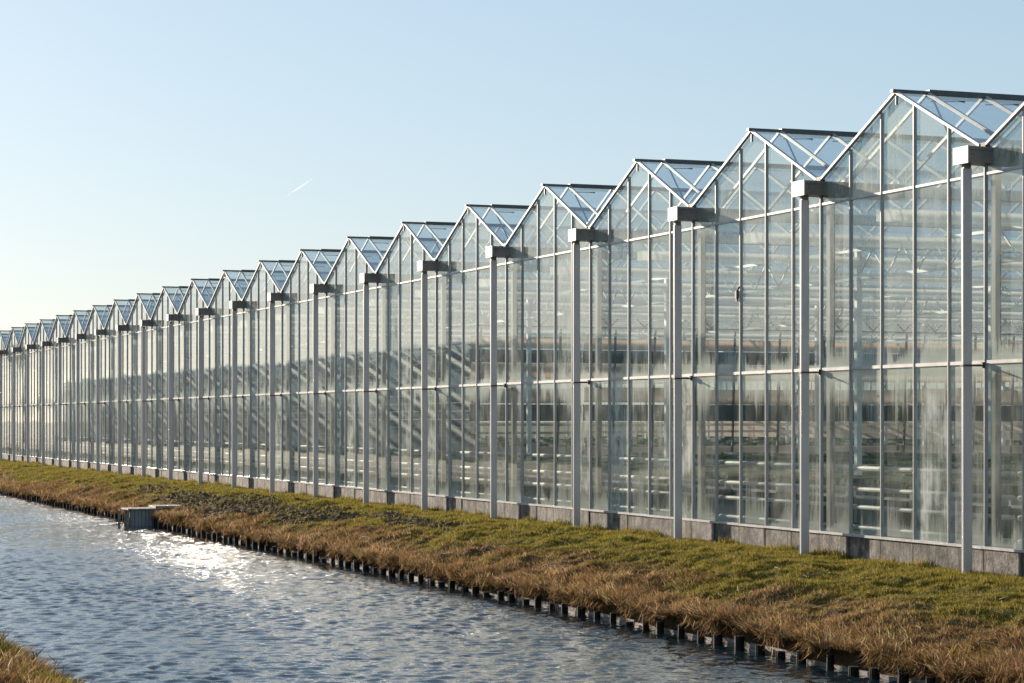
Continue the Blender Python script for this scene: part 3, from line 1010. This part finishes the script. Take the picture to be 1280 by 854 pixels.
# a few tall dead weed stems with side twigs
stem_mat = painted('dead_weed_stem', (0.13, 0.085, 0.055), 0.8, 0.2)
spots = []
for j in range(9):
    x, y = random.uniform(2.35, 2.68), 14.4 + j * 0.62 + random.uniform(-0.2, 0.2)
    a_ = R(CAM_AZ)
    dep, hor = x * math.sin(a_) + y * math.cos(a_), x * math.cos(a_) - y * math.sin(a_)
    spots.append((hor / dep, x, y))
spots.sort()
ORD = ('first', 'second', 'third', 'fourth', 'fifth', 'sixth', 'seventh', 'eighth', 'ninth')
for j, (_, x, y) in enumerate(spots):
    z = float(near_h(np.array([x]), np.array([y]))[0]) - 0.03
    h = random.uniform(0.12, 0.26)
    mb = MB()
    lx_, ly_ = random.uniform(0.0, 0.16), random.uniform(-0.1, 0.1)
    top = (lx_, ly_, h)
    mb.tube((0, 0, 0), (lx_ * 0.4, ly_ * 0.4, h * 0.5), 0.005, 0.004, 5, False)
    mb.tube((lx_ * 0.4, ly_ * 0.4, h * 0.5), top, 0.004, 0.002, 5)
    for q in range(random.randint(2, 5)):
        f0 = random.uniform(0.45, 0.95)
        b0 = (lx_ * f0, ly_ * f0, h * f0)
        mb.tube(b0, (b0[0] + random.uniform(-0.07, 0.09), b0[1] + random.uniform(-0.09, 0.09), b0[2] + random.uniform(0.03, 0.10)), 0.0025, 0.0015, 4)
    if j % 4 == 0:
        mb.tube((lx_ * 0.97, ly_ * 0.97, h * 0.95), (lx_ * 1.05, ly_ * 1.05, h * 1.05), 0.010, 0.006, 6)
    o = mb.build('weed_stem', stem_mat, None, (x, y, z))
    tag(o, ORD[j] + ' dry weed stem from the left, counting along the near bank', 'weed', 'dry weed stems on the near bank')

# ------------------------------------------------------------------ vapour trail
t = NT('ice_vapour')
vs_ = t.n('ShaderNodeVolumePrincipled')
vs_.inputs['Color'].default_value = (0.88, 0.94, 1.0, 1)
vs_.inputs['Density'].default_value = 0.13
vs_.inputs['Anisotropy'].default_value = 0.5
t.l(vs_.outputs[0], t.out.inputs['Volume'])
M['vapour'] = t.m


def from_px(px, py, depth):
    a = R(CAM_AZ)
    h = (px - 640) / 2800 * depth
    return Vector((depth * math.sin(a) + h * math.cos(a), depth * math.cos(a) - h * math.sin(a), 1.79 + (527 - py) / 2800 * depth))


A, B = from_px(357, 246, 2500), from_px(393, 222, 2500)
mb = MB()
NS = 14
rad = [0.8 * math.sin(math.pi * min(max(k / NS, 0.02), 0.98)) ** 0.8 for k in range(NS + 1)]
ax = (B - A).normalized()
sx = ax.cross(Vector((0, 0, 1))).normalized(); ux = sx.cross(ax)
for k in range(NS + 1):
    c0 = A.lerp(B, k / NS)
    for q in range(10):
        a_ = 2 * math.pi * q / 10
        mb.v.append(tuple(c0 + sx * (rad[k] * math.cos(a_)) + ux * (rad[k] * math.sin(a_))))
for k in range(NS):
    for q in range(10):
        q2 = (q + 1) % 10
        mb.f.append((k * 10 + q, k * 10 + q2, k * 10 + 10 + q2, k * 10 + 10 + q))
mb.f.append(tuple(reversed(range(10)))); mb.f.append(tuple(NS * 10 + q for q in range(10)))
o = mb.build('vapour_trail', M['vapour'])
import bmesh
bm_ = bmesh.new(); bm_.from_mesh(o.data); bmesh.ops.recalc_face_normals(bm_, faces=bm_.faces[:]); bm_.to_mesh(o.data); bm_.free()
tag(o, 'short white vapour trail high in the pale sky', 'vapour trail')

# ------------------------------------------------------------------ unseen greenhouse across the canal, kept to dim the sky mirrored in the panes
t = NT('shaded_blue_glazing'); p = t.pos()
n1 = t.noise(t.mapping(p, (1, 0.4, 3)), 1.0, 3)
M['blueglaze'] = t.done(t.principled(t.mixc(n1, (0.05, 0.065, 0.08), (0.12, 0.14, 0.16)), 0.35))
M['peach'] = painted('peach_screen_cloth', (0.70, 0.52, 0.42), 0.9, 0.08)
M['darkwall'] = painted('dark_end_wall_boarding', (0.07, 0.08, 0.075), 0.7, 0.2)
og = empty('greenhouse', (-11.5, 103, 0))
tag(og, 'unseen greenhouse kept across the canal to dim the sky mirrored in the facade', 'greenhouse')
L2, D2 = 140.0, 44.0
MB().box(-D2, -0.02, 0, L2, 0, 5.0).build('wall', M['blueglaze'], og)
for k in range(16):
    MB().box(-0.01, 0.03, 0.02, L2, 0.5 + k * 0.28, 0.55 + k * 0.28).build('slat', M['endplate'], og)
for (z0, z1) in ((0.05, 0.55), (1.25, 1.33), (1.6, 1.7), (2.8, 3.4), (3.9, 4.5)):
    for k in range(7):
        MB().box(-D2 + k * 6.28 + 0.1, -D2 + k * 6.28 + 6.15, -0.06, -0.01, z0, z1).build('screen_panel', M['peach'], og)
for k in range(12):
    MB().bar((-D2 + 1 + k * 3.6, -0.1, 0.0), (-D2 + 1.3 + k * 3.6, -0.1, 5.0), 0.08, 0.08).build('post', M['dark'], og)
mb = MB()
mb.box(-0.1, 0, 0, L2, 5.02, 5.14).box(-0.1, 0, 0, L2, 5.8, 5.92)
for k in range(int(L2)):
    mb.bar((-0.05, k, 5.1), (-0.05, k + 0.5, 5.8), 0.06, 0.06, (1, 0, 0)).bar((-0.05, k + 0.5, 5.8), (-0.05, k + 1, 5.1), 0.06, 0.06, (1, 0, 0))
mb.build('lattice_girder', M['endplate'], og)
mb = MB()
mb.box(-D2, 0, -0.1, 0, 5.02, 5.1).box(-D2, 0, -0.1, 0, 5.8, 5.88)
for k in range(int(D2)):
    mb.bar((-k, -0.05, 5.1), (-k - 0.5, -0.05, 5.8), 0.06, 0.06, (0, 1, 0)).bar((-k - 0.5, -0.05, 5.8), (-k - 1, -0.05, 5.1), 0.06, 0.06, (0, 1, 0))
mb.build('lattice_girder', M['endplate'], og)
gable = MB().poly([(-0.6, 0.1, 5.0), (-0.6, 3.9, 5.0), (-0.6, 2.0, 6.2)]).bar((-0.6, 0, 5.0), (-0.6, 2, 6.25), 0.08, 0.08).bar((-0.6, 2, 6.25), (-0.6, 4, 5.0), 0.08, 0.08)
gable.quad((-0.6, 0, 5.0), (-D2, 0, 5.0), (-D2, 2, 6.2), (-0.6, 2, 6.2)).quad((-0.6, 4, 5.0), (-D2, 4, 5.0), (-D2, 2, 6.2), (-0.6, 2, 6.2))
gable_me = gable.mesh('gable_roof', M['roofglass'])
for k in range(35):
    new_obj('gable_roof', gable_me, og, (0, k * 4.0, 0))

# bare trees beyond it, mirrored too
bark = painted('dark_bark', (0.06, 0.05, 0.042), 0.9, 0.2)


def bare_tree(loc, h, label):
    tr_ = empty('bare_tree', loc)
    tag(tr_, label, 'tree', 'bare trees across the canal')
    trunk = MB(); crown = MB()
    trunk.tube((0, 0, 0), (0, 0, h * 0.35), 0.22, 0.16, 8)
    def grow(p, d, l, r, lev):
        q = p + d * l
        crown.tube(p, q, r, r * 0.65, 5, False)
        if lev == 0:
            return
        for _ in range(3 if lev > 1 else 4):
            nd = (d + Vector((random.uniform(-1, 1), random.uniform(-1, 1), random.uniform(-0.2, 0.8))) * 0.62).normalized()
            grow(p + d * l * random.uniform(0.6, 1.0), nd, l * random.uniform(0.6, 0.8), r * 0.6, lev - 1)
    grow(Vector((0, 0, h * 0.35)), Vector((0, 0, 1)), h * 0.22, 0.16, 5)
    trunk.build('trunk', bark, tr_)
    crown.build('crown', bark, tr_)


for k, (x, y, h, lb) in enumerate(((1.0, 190, 10.0, 'tallest bare tree past the far greenhouse'), (-3.5, 262, 12.0, 'bare tree behind the far greenhouse end'), (0.0, 225, 9.0, 'smaller bare tree between two others by the canal'))):
    bare_tree((x, y, 0), h, lb)
